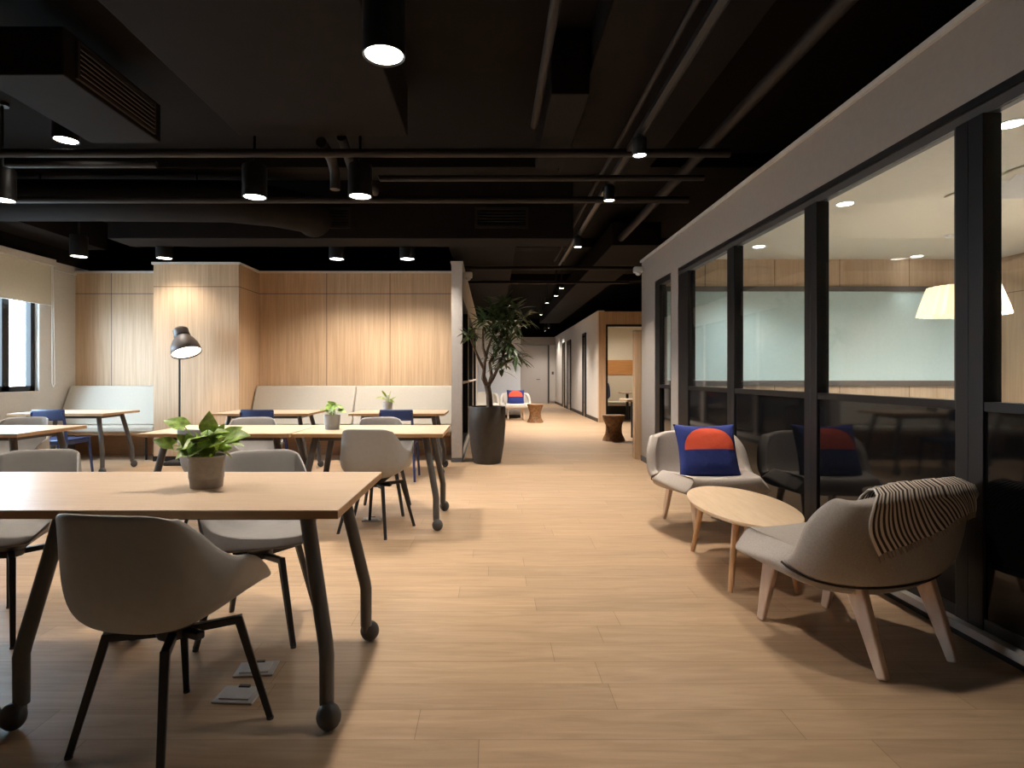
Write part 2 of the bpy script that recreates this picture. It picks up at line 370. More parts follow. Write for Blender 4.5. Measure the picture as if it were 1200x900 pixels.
box(BX0+.05, BX1-.05, -.03, -.002, BZ0+.05, BZ1-.05).build('board', M['board'], wb)
b_ = MB().box(BX0, BX1, -.04, -.001, BZ1-.066, BZ1).box(BX0, BX1, -.04, -.001, BZ0, BZ0+.072).box(BX0, BX0+.06, -.04, -.001, BZ0+.072, BZ1-.066).box(BX1-.06, BX1, -.04, -.001, BZ0+.072, BZ1-.066)
b_.build('board_frame', M['char'], wb)

# ------------------------------------------------------------------ lights
WARM = (1.0, .89, .775)
def spot(parent, loc, power, size=100, blend=.7, col=WARM, rot=(0,0,0), rad=.06):
    l = bpy.data.lights.new('lamp_bulb', 'SPOT'); l.energy = power; l.spot_size = R(size); l.spot_blend = blend; l.color = col; l.shadow_soft_size = rad
    o = bpy.data.objects.new('lamp_bulb', l); COL.objects.link(o); o.location = loc; o.rotation_euler = rot
    if parent: o.parent = parent
    return o
def can(loc, label, power, top=ZS, size=105):
    x, y, z = loc
    t = thing('ceiling_downlight', label, 'ceiling light', (x,y,z), 0, 'black can downlights over the work tables')
    MB().lathe([(.074,.02),(.096,0),(.1,.004),(.1,.26),(.094,.27),(.02,.27)], 32).build('housing', M['black'], t, smooth=40)
    MB().lathe([(.001,.008),(.09,.008),(.09,.014),(.001,.014)], 32).build('lens', M['lens'], t)
    MB().tube([(0,0,.265),(0,0,top-z)], .012, 8).build('stem', M['black'], t)
    MB().lathe([(.05,top-z-.03),(.05,top-z)], 16).build('ceiling_cup', M['black'], t, smooth=40)
    spot(t, (0,0,-.004), power, size)
    return t
CANP = 250
can((-.506,2.73,2.66), 'largest nearest black can downlight hanging at the top of the view', 210)
can((-2.0,4.9,2.66), 'black can downlight in the middle row, right of the ceiling air unit', CANP)
can((-1.105,4.88,2.66), 'black can downlight in the middle row nearer the corridor, above the second row of tables', CANP)
can((-4.2,4.98,2.66), 'black can downlight cut by the left edge of the view', 200)
can((-2.0,7.5,2.66), 'left of the two can downlights in front of the main oak panelled wall', 230, size=138)
can((-1.09,7.5,2.66), 'right of the two can downlights in front of the main oak wall, nearest the partition', 230, size=138)
can((-4.2,7.45,2.66), 'can downlight right in front of the oak clad pillar, washing its face', 78, size=130)
can((-5.22,7.34,2.66), 'can downlight in front of the recessed oak wall, nearest the window corner', 50, size=135)
can((-3.63,4.95,3.16), 'small can downlight mounted high beside the ceiling air unit', 90)
can((-2.3,2.5,2.66), 'black can downlight above the front table just past the left edge', 160)

# track with spots over the walkway
TRK = tag(MB().box(1.10, 1.14, 2.0, 9.6, 2.98, 3.02).build('light_track', M['black']), 'long black lighting track running towards the corridor over the walkway', 'lighting track')
for y in (6.3, 8.4): MB().tube([(1.12,y,3.02),(1.12,y,ZS)], .008, 8).build('hanger', M['black'], TRK)
def track_spot(loc, label, power, rot=(0,0,0), top=2.979, grp='spotlights over the walkway', size=95):
    t = thing('track_spotlight', label, 'spotlight', loc, 0, grp)
    m = Matrix.Rotation(rot[0], 4, 'X') @ Matrix.Rotation(rot[1], 4, 'Y')
    MB().lathe([(.04,.012),(.052,0),(.054,.004),(.054,.13),(.03,.15)], 20, m).build('lamp_head', M['black'], t, smooth=40)
    MB().lathe([(.001,.006),(.047,.006),(.047,.012),(.001,.012)], 20, m).build('lens', M['lens'], t)
    q = m @ Vector((0,0,.14)); MB().tube([q, (q.x, q.y, top-loc[2])], .012, 8).build('bracket', M['black'], t)
    spot(t, m @ Vector((0,0,-.006)), power, size, rot=(rot[0], rot[1], 0), rad=.045)
    return t
track_spot((1.12,4.39,2.82), 'nearest spotlight on the long black track over the walkway', 250)
track_spot((1.12,5.52,2.82), 'second spotlight along the black track over the walkway', 230)
track_spot((1.12,7.52,2.82), 'third spotlight along the black track, before the corridor', 330)
track_spot((1.12,2.2,2.82), 'added unseen spotlight at the near end of the black track, past the top of the view', 90)  # lamp added past the view to light the foreground floor
for x, y, lb, p in ((1.40,11.6,'brightest corridor spotlight, nearest of the corridor row',520),(1.41,12.7,'second corridor spotlight, just beyond the brightest one',400),(1.34,14.0,'third corridor spotlight, above the carved stool by the white chair',420),
                    (1.42,16.7,'fourth corridor spotlight, left of the doors deep in the corridor',450),(2.1,21.4,'corridor spotlight before the far door, nearer of the last pair',190),(2.1,22.8,'last corridor spotlight closest to the far door',190),(.48,14.5,'added spotlight hidden behind the big plant crown, brightening the far left wall',110)):  # final entry: lamp added behind the plant to brighten the far left wall
    track_spot((x,y,2.9), lb, p, top=ZS, grp='spotlights down the corridor', size=120)
def recessed(x, y, label, p, size=80):
    t = thing('recessed_downlight', label, 'ceiling light', (x,y,ZM), 0, 'recessed downlights of the meeting room')
    MB().lathe([(.062,-.002),(.082,-.004),(.084,0),(.062,0)], 28).build('trim_ring', M['plastic'], t, smooth=40)
    MB().lathe([(.001,-.004),(.062,-.004),(.062,-.001),(.001,-.001)], 28).build('lens', M['lens_in'], t)
    spot(t, (0,0,-.012), p, size, 1.0, (1,.97,.93), rad=.06)
recessed(3.1, 3.46, 'recessed downlight seen through the nearest glass bay, by the air diffuser', 240)
recessed(3.09, 5.07, 'recessed downlight seen through the second glass bay, left above the pleated pendant', 240)
recessed(3.11, 6.75, 'recessed downlight seen through the narrower third glass bay', 200, 115)
recessed(5.35, 7.3, 'recessed downlight near the board wall, left behind the pleated pendant', 25)
recessed(6.25, 7.26, 'recessed downlight in the far right corner over the writing board end', 25)
recessed(5.3, 5.07, 'added unseen downlight deep in the meeting room, right beyond the pleated pendant', 750, 165)  # both deep lamps are added out of view to even out the light
recessed(5.3, 3.46, 'added unseen downlight deep in the meeting room, nearer than the pleated pendant', 750, 165)
# pleated pendant
pl = thing('pendant_lamp', 'pleated cream pendant lamp glowing behind the meeting room glass', 'pendant lamp', (4.4,5.42,0))
P = []
n = 96
for i in range(n):
    a = 2*math.pi*i/n; k = 1 + (.035 if i % 4 in (0,1) else -.035)
    P.append([(r*k*math.cos(a), r*k*math.sin(a), z) for r, z in ((.345,1.72),(.325,1.80),(.30,1.88),(.275,1.96),(.265,1.99))])
sm = bpy.data.materials.new('pleated_shade'); sm.use_nodes = True; nt = sm.node_tree
df = nt.nodes['Principled BSDF']; df.inputs['Base Color'].default_value = srgb(240,226,198); df.inputs['Roughness'].default_value = .8
tl = nt.nodes.new('ShaderNodeBsdfTranslucent'); tl.inputs[0].default_value = srgb(255,236,200)
mx = nt.nodes.new('ShaderNodeMixShader'); mx.inputs[0].default_value = .4
nt.links.new(df.outputs[0], mx.inputs[1]); nt.links.new(tl.outputs[0], mx.inputs[2]); nt.links.new(mx.outputs[0], nt.nodes['Material Output'].inputs[0])
MB().grid(P, True).build('lamp_shade', sm, pl, smooth=60)
MB().ball((0,0,1.86), .05, .05, .06).build('bulb', emit('pendant_bulb', (1,.85,.6,1), 8), pl, smooth=180)
MB().tube([(0,0,1.92),(0,0,ZM)], .005, 8).build('cord', M['char'], pl)
MB().lathe([(.05,ZM-.025),(.05,ZM)], 20).build('ceiling_cup', M['plastic'], pl, smooth=40)
l = bpy.data.lights.new('pendant_bulb', 'POINT'); l.energy = 14; l.color = (1,.88,.72); l.shadow_soft_size = .06
lo = bpy.data.objects.new('pendant_bulb', l); COL.objects.link(lo); lo.location = (0,0,1.78); lo.parent = pl
ac = thing('air_diffuser', 'cream slatted air diffuser in the meeting room ceiling', 'air vent', (4.2,4.43,ZM))
MB().box(-.42,.42,-.42,.42,-.02,-.002).build('vent_frame', M['cream_wall'], ac, bevel=.006)
for i in range(5): MB().beam((-.34,-.28+i*.14,-.03), (.34,-.28+i*.14,-.03), .09, .006, up=(0,.5,1)).build('blade', M['plastic'], ac)
dn = tag(MB().lathe([(.001,-.03),(.03,-.028),(.045,-.012),(.05,-.001),(.001,-.001)], 20).build('smoke_detector', M['plastic'], smooth=50), 'small round detector on the meeting room ceiling in the nearest glass bay', 'smoke detector')
dn.location = (4.9, 6.2, ZM)

# ------------------------------------------------------------------ ceiling services
def duct(name, label, cat, a, m='duct', bevel=.01):
    return tag(box(*a).build(name, M[m], bevel=bevel), label, cat)
duct('ventilation_duct', 'broad flat black duct above the front tables, nearest to the viewer', 'duct', (-2.04,-.68,-1.0,4.71,3.10,3.499))
duct('ventilation_duct', 'black duct running towards the corridor above the lighting track', 'duct', (.67,1.57,-1.0,5.9,3.22,3.499))
duct('ventilation_duct', 'black cross duct with two grilles spanning before the oak wall', 'duct', (-4.6,.98,6.95,7.40,2.80,3.499))
duct('ventilation_duct', 'black square duct in the top left corner joining the air unit', 'duct', (-4.5,-3.18,1.0,3.54,3.02,3.499))
duct('ventilation_duct', 'black duct along the window side above the left tables', 'duct', (-6.08,-5.5,2.0,8.3,2.95,3.34))
duct('bulkhead', 'black boxed bulkhead above the corridor start', 'bulkhead', (-.6,.35,8.0,15.5,2.95,3.33))
duct('ventilation_duct', 'black duct running deep over the right side of the corridor', 'duct', (1.7,2.4,8.2,20.5,3.0,3.33))
duct('ventilation_duct', 'small black duct box hanging left of the track near the front', 'duct', (.40,.66,3.9,5.3,3.05,3.499))
rd = MB().tube([(-5.45,6.3,3.06),(-4.2,6.3,3.06),(-2.9,6.3,3.05),(-2.4,6.42,3.03),(-2.12,6.7,3.03),(-2.12,6.94,3.03)], [.22]*6, 24).build('round_ventilation_duct', M['duct'], smooth=50)
for x in (-4.9,-3.2): MB().tube([(x,6.3,3.27),(x,6.3,3.37)], .01, 8).build('hanger_rod', M['pipe'], rd)
tag(rd, 'round black duct bending into the cross duct on the left', 'duct')
for i, (x0, x1) in enumerate(((-2.34,-1.68),(-.20,.44))):
    g = thing('wall_grille', ('left' if i == 0 else 'right')+' black grille on the face of the cross duct', 'air vent', (0,6.95,0), 0, 'grilles on the cross duct')
    MB().box(x0,x1,-.025,0,2.92,2.95).box(x0,x1,-.025,0,3.14,3.17).box(x0,x0+.03,-.025,0,2.95,3.14).box(x1-.03,x1,-.025,0,2.95,3.14).build('vent_frame', M['pipe'], g)
    for k in range(5): MB().beam((x0+.03,-.012,2.975+k*.035),(x1-.03,-.012,2.975+k*.035), .006, .026, up=(0,.6,1)).build('blade', M['black'], g)
au = thing('ceiling_air_unit', 'black ceiling air unit with a pale slatted outlet at upper left', 'air conditioner', (-2.62,3.55,3.0))
box(-.55,0,0,1.05,0,.30).build('casing', M['duct'], au, bevel=.008)
MB().box(0,.02,.1,.95,.03,.05).box(0,.02,.1,.95,.25,.27).box(0,.02,.1,.12,.05,.25).box(0,.02,.93,.95,.05,.25).build('outlet_frame', M['pipe'], au)
for k in range(6): MB().beam((.012,.12,.07+k*.032),(.012,.93,.07+k*.032), .03, .006, up=(.6,0,1)).build('outlet_slat', M['grille'], au)
for yy in (.1,.95): MB().tube([(-.5,yy,.3),(-.5,yy,.5)], .008, 8).build('hanger_rod', M['pipe'], au)
def pipe(pts, r, label, name='ceiling_pipe'):
    return tag(MB().tube(pts, r, 12).build(name, M['pipe'], smooth=60), label, 'pipe')
pipe([(-5.45,4.75,2.98),(1.95,4.75,2.98)], .034, 'black pipe crossing the ceiling right at the end of the broad flat duct')
pipe([(-5.45,5.75,2.90),(1.95,5.75,2.90)], .034, 'longest low black pipe crossing behind the middle row of can lights')
pipe([(-.95,4.95,2.86),(-.95,4.95,2.84),(1.9,5.2,2.93)], .026, 'slightly sloping black pipe right of the middle can lights')
pipe([(.34,-1,3.14),(.34,4.6,3.14)], .03, 'black pipe running away from the viewer right of the flat duct')
pipe([(-1.38,4.7,3.05),(-1.38,5.0,3.03),(-1.38,5.12,2.95),(-1.38,5.12,2.80)], .045, 'bent black drain pipe dropping left of the middle can lights')
pipe([(-1.22,4.72,3.1),(-1.22,5.05,2.98),(-1.12,5.6,2.93)], .04, 'short slanting black pipe beside the bent drain pipe')
pipe([(1.83,-1,3.1),(1.83,8.5,3.1)], .05, 'black pipe running along above the top of the glass room')
pipe([(1.04,.5,3.06),(1.04,9.6,3.06)], .018, 'thin black conduit on the left of the lighting track')
pipe([(1.19,.5,3.06),(1.19,9.6,3.06)], .018, 'thin black conduit on the right of the lighting track')
pipe([(-3.0,3.3,3.44),(-2.0,3.3,3.44)], .02, 'short black pipe over the ceiling air unit')
pipe([(-5.45,5.2,3.05),(-3.0,5.2,3.05)], .03, 'black pipe at the left behind the ceiling air unit')
pipe([(-.5,9.4,2.9),(2.6,9.4,2.9)], .03, 'black pipe crossing the ceiling over the corridor start')
pipe([(-.5,11.0,2.92),(2.6,11.0,2.92)], .025, 'black pipe crossing the ceiling above the large plant and beyond')
for i, y in enumerate((6.1, 9.9, 13.4)):
    duct('ceiling_beam', ('nearest','middle','farthest')[i]+' black concrete beam crossing under the slab', 'beam', (XL+.02,7.15,y,y+.35,3.35,3.499), bevel=0)
for i, (x, y, z, lb) in enumerate(((QX1+.065,8.1,2.55,'small white sensor camera on the slim partition beside the big plant'),(GX-.065,7.86,2.58,'small white sensor camera at the far end of the glass room wall'))):
    t = thing('wall_camera', lb, 'camera', (x,y,z))
    box(-.06,.06,-.05,.05,-.03,.05).build('camera_body', M['plastic'], t, bevel=.015)
    MB().ball((0,-.01,-.035), .04, .04, .035).build('camera_dome', M['plastic'], t, smooth=180)

# blinds
for i, (a, b) in enumerate(wins):
    lb = ('cream roller blind half lowered over the window at the oak wall corner','unseen cream roller blind over the second window from the oak wall, lowered to cut daylight','unseen cream roller blind over the window nearest the viewer, lowered to cut daylight')[i]
    t = thing('roller_blind', lb, 'blind', (XL+.03,0,0), 0, 'roller blinds on the left wall')
    zb = (2.13, 1.25, 1.0)[i]  # the two blinds out of view hang lower to cut daylight
    box(.03,.034,a-.08,b+.13,zb,2.66).build('cloth', M['blind'], t)
    box(0,.09,a-.1,b+.15,2.66,2.75).build('headbox', M['white'], t, bevel=.006)
    MB().tube([(.032,a-.08,zb-.005),(.032,b+.13,zb-.005)], .011, 8).build('bottom_bar', M['plastic'], t)
    MB().tube([(.05,b+.12,2.68),(.05,b+.125,1.05),(.05,b+.15,1.0),(.05,b+.175,1.05),(.05,b+.14,2.68)], .005, 6).build('chain', M['plastic'], t)

# ------------------------------------------------------------------ furniture
def make_table(L, D, Z, label, group, power=False):
    t = thing('work_table', label, 'table', (0,0,0), 0, group)      # origin: front right corner on the floor
    box(-L,0,0,D,Z-.004,Z).build('laminate_top', M['top'], t)
    box(-L,0,0,D,Z-.028,Z-.004).build('edge_band', M['edge'], t)
    MB().box(-L+.14,-.14,.15,.19,Z-.068,Z-.028).box(-L+.14,-.14,D-.19,D-.15,Z-.068,Z-.028).box(-L+.14,-L+.19,.19,D-.19,Z-.068,Z-.028).box(-.19,-.14,.19,D-.19,Z-.068,Z-.028).build('underframe', M['char'], t)
    for sx in (0, 1):
        for sy in (0, 1):
            X = lambda d: -d if sx else -L+d
            Y = lambda d: d if sy == 0 else D-d
            ox = 1 if sx else -1; oy = -1 if sy == 0 else 1
            lg = MB().tube([(X(.145),Y(.14),Z-.03),(X(.06),Y(.075),.27),(X(.055),Y(.07),.235),(X(.055),Y(.07),.075)], [.026,.025,.025,.024], 16).build('leg', M['char'], t, smooth=50)
            c = MB().ball((X(.055)+ox*.012,Y(.07)+oy*.020,.044), .041, .036, .044, 20, 10).build('castor', M['rubber'], lg, smooth=180)
            MB().tube([(X(.055),Y(.07),.045),(X(.055),Y(.07),.085)], .016, 10).build('castor_stem', M['char'], c, smooth=50)
    return t
Z1 = .73
grp = 'oak work tables on castors'
T = make_table(1.12, .74, Z1, 'front oak work table on castors with the grey pot plant on it', grp)
T.location = (-.49, 1.85, 0)
dup(T, (-.49-1.1206, 1.85, 0), label='oak work table butted to the left of the front table, cut by the left edge')
dup(T, (-.36, 4.28, 0), label='second row oak table nearest the walkway, by the pale pot plant')
dup(T, (-.36-1.135, 4.28, 0), label='second row oak table joined left of the walkway one, behind the front pot plant')
dup(T, (-3.50, 4.28, 0), label='second row oak table at the far left, lit white by the window')
dup(T, (-3.50-1.1206, 4.28, 0), label='second row oak table beyond the left edge, by the window')
T3 = make_table(1.11, .70, .72, 'back row oak table by the window bench, left of the pillar', grp)
T3.location = (-4.485, 6.7, 0)
dup(T3, (-2.12, 6.7, 0), label='back row oak table right of the pillar with a navy chair at its middle')
dup(T3, (-.545, 6.7, 0), label='back row oak table nearest the partition with the small pot plant')

# shell arm chair
SY = [.25,.13,.0,-.12,-.215,-.268,-.285,-.297]; SZ = [.43,.430,.422,.418,.430,.520,.655,.785]
SW = [.19,.23,.252,.258,.245,.222,.20,.172]; SU = [.02,.085,.155,.19,.185,.125,.055,-.02]
SF = [.0,.02,.05,.09,.15,.16,.115,.06]
def section(u, n):
    th = u*math.pi/2; sn, cs = math.sin(th), math.cos(th)
    return math.copysign(abs(sn)**(2/n), sn) if u else 0.0, 1-max(0,cs)**(2/n)
def shell_p(u, v):
    x, g = section(u, 2.7)
    top = abs(x)**7 if v > .85 else g
    return Vector((x*interp(SW,v), interp(SY,v)+interp(SF,v)*g, interp(SZ,v)+interp(SU,v)*top))
def make_chair(label):
    t = thing('shell_armchair', label, 'chair', (0,0,0), 0, 'grey shell armchairs')
    MB().grid([[shell_p(-1+2*i/32, j/20) for j in range(21)] for i in range(33)]).build('seat_shell', M['shell'], t, smooth=180, solid=.012, sub=1).rotation_euler.z = R(17)
    hb = MB().lathe([(.05,.33),(.055,.345),(.055,.36),(.10,.395),(.12,.41),(.12,.416),(.001,.416)], 24).build('swivel_hub', M['black'], t, smooth=40)
    MB().box(.05,.12,-.015,.015,.335,.36).build('knob', M['black'], hb, bevel=.006)
    for a in (45, 135, 225, 315):
        c, s = math.cos(R(a)), math.sin(R(a))
        lg = MB().beam((c*.185,s*.185,.362), (c*.285,s*.285,.006), .026, .026, .020, .020, up=(-s,c,0)).build('leg', M['black'], t, bevel=.003)
        MB().beam((c*.03,s*.03,.342), (c*.196,s*.196,.352), .026, .024).build('cross_arm', M['black'], lg, bevel=.003)
        MB().lathe([(.012,0),(.012,.008)], 10, Matrix.Translation((c*.285,s*.285,0))).build('foot', M['rubber'], lg)
    return t
A = make_chair('nearest grey shell armchair, its back to the viewer at the front table')
A.location = (-1.015, 1.86, 0); A.rotation_euler.z = R(-24)
for x, y, a, lb in ((-1.06,2.66,184,'grey shell armchair across the front table, right behind the pot plant'),
                    (-2.22,2.68,176,'grey shell armchair across the front table at the far left edge'),
                    (-.86,4.36,-22,'grey shell armchair with its back turned, nearest the walkway at the second table row'),
                    (-2.0,4.34,-36,'grey shell armchair mostly hidden behind the front pot plant'),
                    (-2.07,4.98,180,'grey shell armchair between rows in front of the navy chair beside the pillar table'),
                    (-.93,4.98,180,'grey shell armchair facing the viewer across the walkway table of the second row'),
                    (-4.15,5.0,176,'grey shell armchair at the far left table in front of a navy chair')):
    dup(A, (x,y,0), R(a), lb)

def make_navy(label):
    t = thing('side_chair', label, 'chair', (0,0,0), 0, 'navy side chairs at the back tables')
    P = [[(-.185+.37*i/12, -.215-.03*math.cos((i/12-.5)*math.pi), .665+.125*j/4) for j in range(5)] for i in range(13)]
    MB().grid(P).build('backrest', M['navy'], t, smooth=180, solid=.022, sub=1)
    P = [[((-.20+.40*i/10)*(1-.0*j), -.21+.42*j/8, .45-.012*math.cos((i/10-.5)*math.pi)) for j in range(9)] for i in range(11)]
    MB().grid(P).build('seat', M['navy'], t, smooth=180, solid=.02, sub=1)
    for s in (-1,1):
        MB().tube([(s*.17,-.232,.76),(s*.175,-.205,.62),(s*.18,-.19,.44),(s*.205,-.24,.0)], [.013,.015,.017,.013], 12).build('leg', M['navy'], t, smooth=60)
        MB().tube([(s*.175,.17,.44),(s*.2,.205,0)], [.017,.013], 12).build('leg', M['navy'], t, smooth=60)
    MB().beam((-.175,-.17,.415),(-.175,.17,.415),.02,.035).beam((.175,-.17,.415),(.175,.17,.415),.02,.035).beam((-.17,.17,.415),(.17,.17,.415),.02,.035).beam((-.17,-.17,.415),(.17,-.17,.415),.02,.035).build('seat_rail', M['navy'], t)
    return t
N = make_navy('navy side chair at the back table by the window bench')
N.location = (-4.84, 6.55, 0)
dup(N, (-2.56, 6.55, 0), 0, 'navy side chair at the back table right of the pillar')
dup(N, (-1.04, 6.55, 0), 0, 'navy side chair at the back table below the small pot plant')

# banquettes
def banquette(x0, x1, splits, label, posts):
    t = thing('banquette', label, 'bench', (0,0,0), 0, 'beige banquettes along the oak wall')
    xs = [x0]+splits+[x1]
    for a, b in zip(xs, xs[1:]):
        m = MB(); a += .004; b -= .004
        m.add([(a,8.10,.47),(b,8.10,.47),(b,8.505,.47),(a,8.505,.47),(a,8.36,1.01),(b,8.36,1.01),(b,8.505,1.01),(a,8.505,1.01)],
              [(0,3,2,1),(4,5,6,7),(0,1,5,4),(1,2,6,5),(2,3,7,6),(3,0,4,7)])
        m.build('back_cushion', M['bench'], t, bevel=.02, seg=3, smooth=50)
        box(a,b,7.86,8.50,.385,.468).build('seat_cushion', M['bench'], t, bevel=.022, seg=3, smooth=50)
    box(x0+.01,x1-.01,7.90,8.49,.35,.383).build('seat_base', M['edge'], t)
    for x in posts: MB().tube([(x,7.98,0),(x,7.98,.35)], .014, 10).build('leg', M['black'], t, smooth=60)
    box(x0+.01,x1-.01,8.46,8.49,0,.35).build('back_panel', M['edge'], t)
    return t
banquette(-3.395, -.545, [-1.95], 'long beige banquette below the main oak wall between pillar and partition', (-3.2,-1.95,-.7))
banquette(XL+.03, PX0-.01, [], 'short beige banquette in the window corner left of the pillar', (-5.9,-5.35,-4.75))

# floor lamp
fl = thing('floor_lamp', 'tall floor lamp with a taupe dome shade before the oak pillar', 'lamp', (-4.06,7.55,0))
box(-.15,.09,-.12,.12,0,.05).build('base', M['black'], fl, bevel=.012)
MB().tube([(0,0,.04),(0,0,1.50)], .013, 12).build('pole', M['black'], fl, smooth=60)
TM = Matrix.Translation((.085,-.06,1.60)) @ Matrix.Rotation(R(-22),4,'Y') @ Matrix.Rotation(R(-14),4,'X')
prof = [(.18,-.17),(.176,-.12),(.16,-.05),(.13,.01),(.092,.06),(.086,.075),(.09,.085),(.09,.165),(.072,.185),(.001,.185)]
MB().lathe(prof, 40, TM, close=False).build('lamp_shade', M['lampmetal'], fl, smooth=35, solid=.004)
MB().lathe([(.098,.06),(.098,.085),(.092,.085),(.092,.06)], 30, TM, close=False).build('shade_ring', M['black'], fl, smooth=35)
MB().lathe([(.001,-.15),(.173,-.15),(.17,-.142),(.001,-.142)], 40, TM).build('diffuser', M['shade_in'], fl)
MB().tube([(0,0,1.49),(.0,0,1.60),TM@Vector((-.09,0,.08))], .011, 10).build('yoke', M['black'], fl, smooth=60)
sp = spot(fl, TM@Vector((0,0,-.15)), 60, 120, .6, (1,.78,.52)); sp.rotation_euler = (R(-14), R(-22), 0)
fl_cord = None

# potted plants
def leaf(m, base, d, up, L, W, bend=.25, fold=.25, heart=False, nseg=6):
    d = d.normalized(); s = d.cross(up).normalized(); n = s.cross(d).normalized()
    rows = []
    for i in range(nseg+1):
        t = i/nseg
        if heart: w = W*math.sin(math.pi*min(1,(t*.92+.08))**.62)*1.0
        else: w = W*math.sin(math.pi*(t*.94+.04))**.8
        c = base + d*L*t - n*(bend*L*t*t)
        back = d*(-.16*L if heart and i == 0 else 0)
        rows.append([c - s*w + n*fold*w + back, c - s*w*.5 + n*fold*.35*w + back*.5, c, c + s*w*.5 + n*fold*.35*w + back*.5, c + s*w + n*fold*w + back])
    m.grid(rows)
def pot_plant(loc, label, potmat, r, h, leaves, leafmat, seed, up=.5):
    rnd = random.Random(seed)
    t = thing('potted_plant', label, 'plant', loc, 0, 'small pot plants on the work tables')
    MB().lathe([(r*.84,0),(r*.86,.004),(r*.90,h*.28),(r*.93,h*.30),(r*.97,h*.93),(r,h*.95),(r,h),(r*.93,h),(r*.9,h*.86),(.001,h*.86)], 36).build('plant_pot', potmat, t, smooth=35)
    MB().lathe([(.001,h*.86+.004),(r*.5,h*.86+.006),(r*.9,h*.86)], 24, close=False).build('soil', M['soil'], t)
    st, fo = MB(), MB()
    for px, py, pz, L, W in leaves:
        q = Vector((px,py,pz)); b = Vector((px*.18,py*.18,h*.85))
        mid = (b+q)*.5 + Vector((0,0,.02)) ; st.tube([b,mid,q], [.003,.0028,.002], 6)
        d = Vector((px+rnd.uniform(-.03,.03), py+rnd.uniform(-.03,.03)-.01, rnd.uniform(-.03,.07)))
        upv = Vector((rnd.uniform(-.7,.7), -.5+rnd.uniform(-.5,.5), .8))
        leaf(fo, q, d, upv, L, W, .25, .22, True)
    st.build('stems', M['leafy'], t, smooth=60)
    fo.build('foliage', leafmat, t, smooth=60)
    return t
h0 = .123
rnd = random.Random(3)
L1 = [(-.075,-.02,.235,.085,.034),(-.115,-.03,.165,.075,.026),(.095,-.02,.185,.09,.04),(.02,-.03,.225,.085,.034)]
for k in range(34):
    a = k*2.4; r_ = .02+.055*((k*.618)%1); L1.append((r_*math.cos(a), r_*math.sin(a)*.9-.01, .13+.10*((k*.37)%1)*(1-r_*5), rnd.uniform(.055,.08), rnd.uniform(.022,.032)))
pot_plant((-1.10,2.24,Z1), 'grey pot of trailing variegated green leaves on the front table', M['pot'], .068, h0, L1, M['leaf'], 1)
L2 = [(.035,-.01,.19,.09,.036),(.05,-.02,.15,.08,.032),(-.04,-.02,.15,.075,.03),(0,-.04,.15,.08,.032),(.015,.03,.17,.08,.032),(-.03,.02,.16,.07,.03),(.03,-.04,.13,.07,.03),(-.02,-.045,.13,.07,.03)]
pot_plant((-1.28,4.66,Z1), 'pale pot with upright light green leaves on the second row table', M['potw'], .066, .115, L2, M['leaf'], 2)
L3 = [(-.055,-.01,.17,.10,.022),(.03,-.01,.19,.085,.02),(.05,-.01,.15,.08,.02),(0,-.03,.17,.09,.022),(-.03,.01,.19,.085,.02),(.01,.03,.2,.08,.02),(-.02,-.04,.15,.08,.02),(.03,-.035,.14,.075,.02)]
pot_plant((-1.27,7.1,.72), 'small pale pot with yellowish leaves on the back row table', M['potw'], .062, .12, L3, M['leafy'], 3)

# large plant
bp = thing('large_plant', 'tall leafy indoor tree in a dark planter at the end of the partition', 'plant', (-.06,7.72,0))
MB().lathe([(.17,0),(.185,.01),(.225,.25),(.245,.50),(.245,.74),(.24,.75),(.215,.75),(.205,.70),(.001,.70)], 40).build('planter', M['planter'], bp, smooth=40)
MB().lathe([(.001,.715),(.12,.712),(.206,.70)], 24, close=False).build('soil', M['soil'], bp)
tips = []
def W(px, py, dy): 
    Y = 7.72+dy; return Vector(((px-CX)/F*Y+.06, dy, CH-(py-CY)/F*Y))
trunk = MB()
trunk.tube([W(574,478,0),W(573,462,.0),W(571,452,.0)], [.045,.04,.042], 12)
br_ = [[(571,452,0),(567,440,.05),(568,425,.05),(572,408,.03),(578,392,0),(580,372,0)],
       [(571,454,0),(578,443,-.04),(584,430,-.05),(590,415,-.05),(594,396,-.03),(598,374,0)],
       [(570,452,0),(566,444,-.05),(567,433,-.06),(560,418,-.12),(554,404,-.22),(551,396,-.27)],
       [(573,452,0),(576,440,.04),(574,425,.06),(584,404,.08),(590,380,.1),(590,362,.1)],
       [(584,430,-.05),(594,424,-.08),(602,420,-.1)],
       [(570,420,.04),(566,408,.03),(566,385,.0)]]
for b in br_:
    k = len(b); trunk.tube([W(*q) for q in b], [.026-.016*i/(k-1) for i in range(k)], 8)
trunk.build('trunk', M['bark'], bp, smooth=70)
fo = MB(); rnd = random.Random(11)
cl = [(580,366,0,26,.26),(592,360,.08,26,.26),(602,366,0,24,.25),(572,374,-.08,20,.24),(588,378,-.1,24,.25),(604,384,-.05,22,.24),(596,392,.05,20,.24),(580,390,.08,18,.22),(566,378,.0,18,.2),
      (551,394,-.28,20,.16),(584,404,0,18,.22),(598,404,-.1,20,.24),(592,418,-.05,18,.22),(604,420,-.1,20,.24),(580,420,.02,14,.2),(588,432,-.08,12,.2),(612,372,.02,12,.22)]
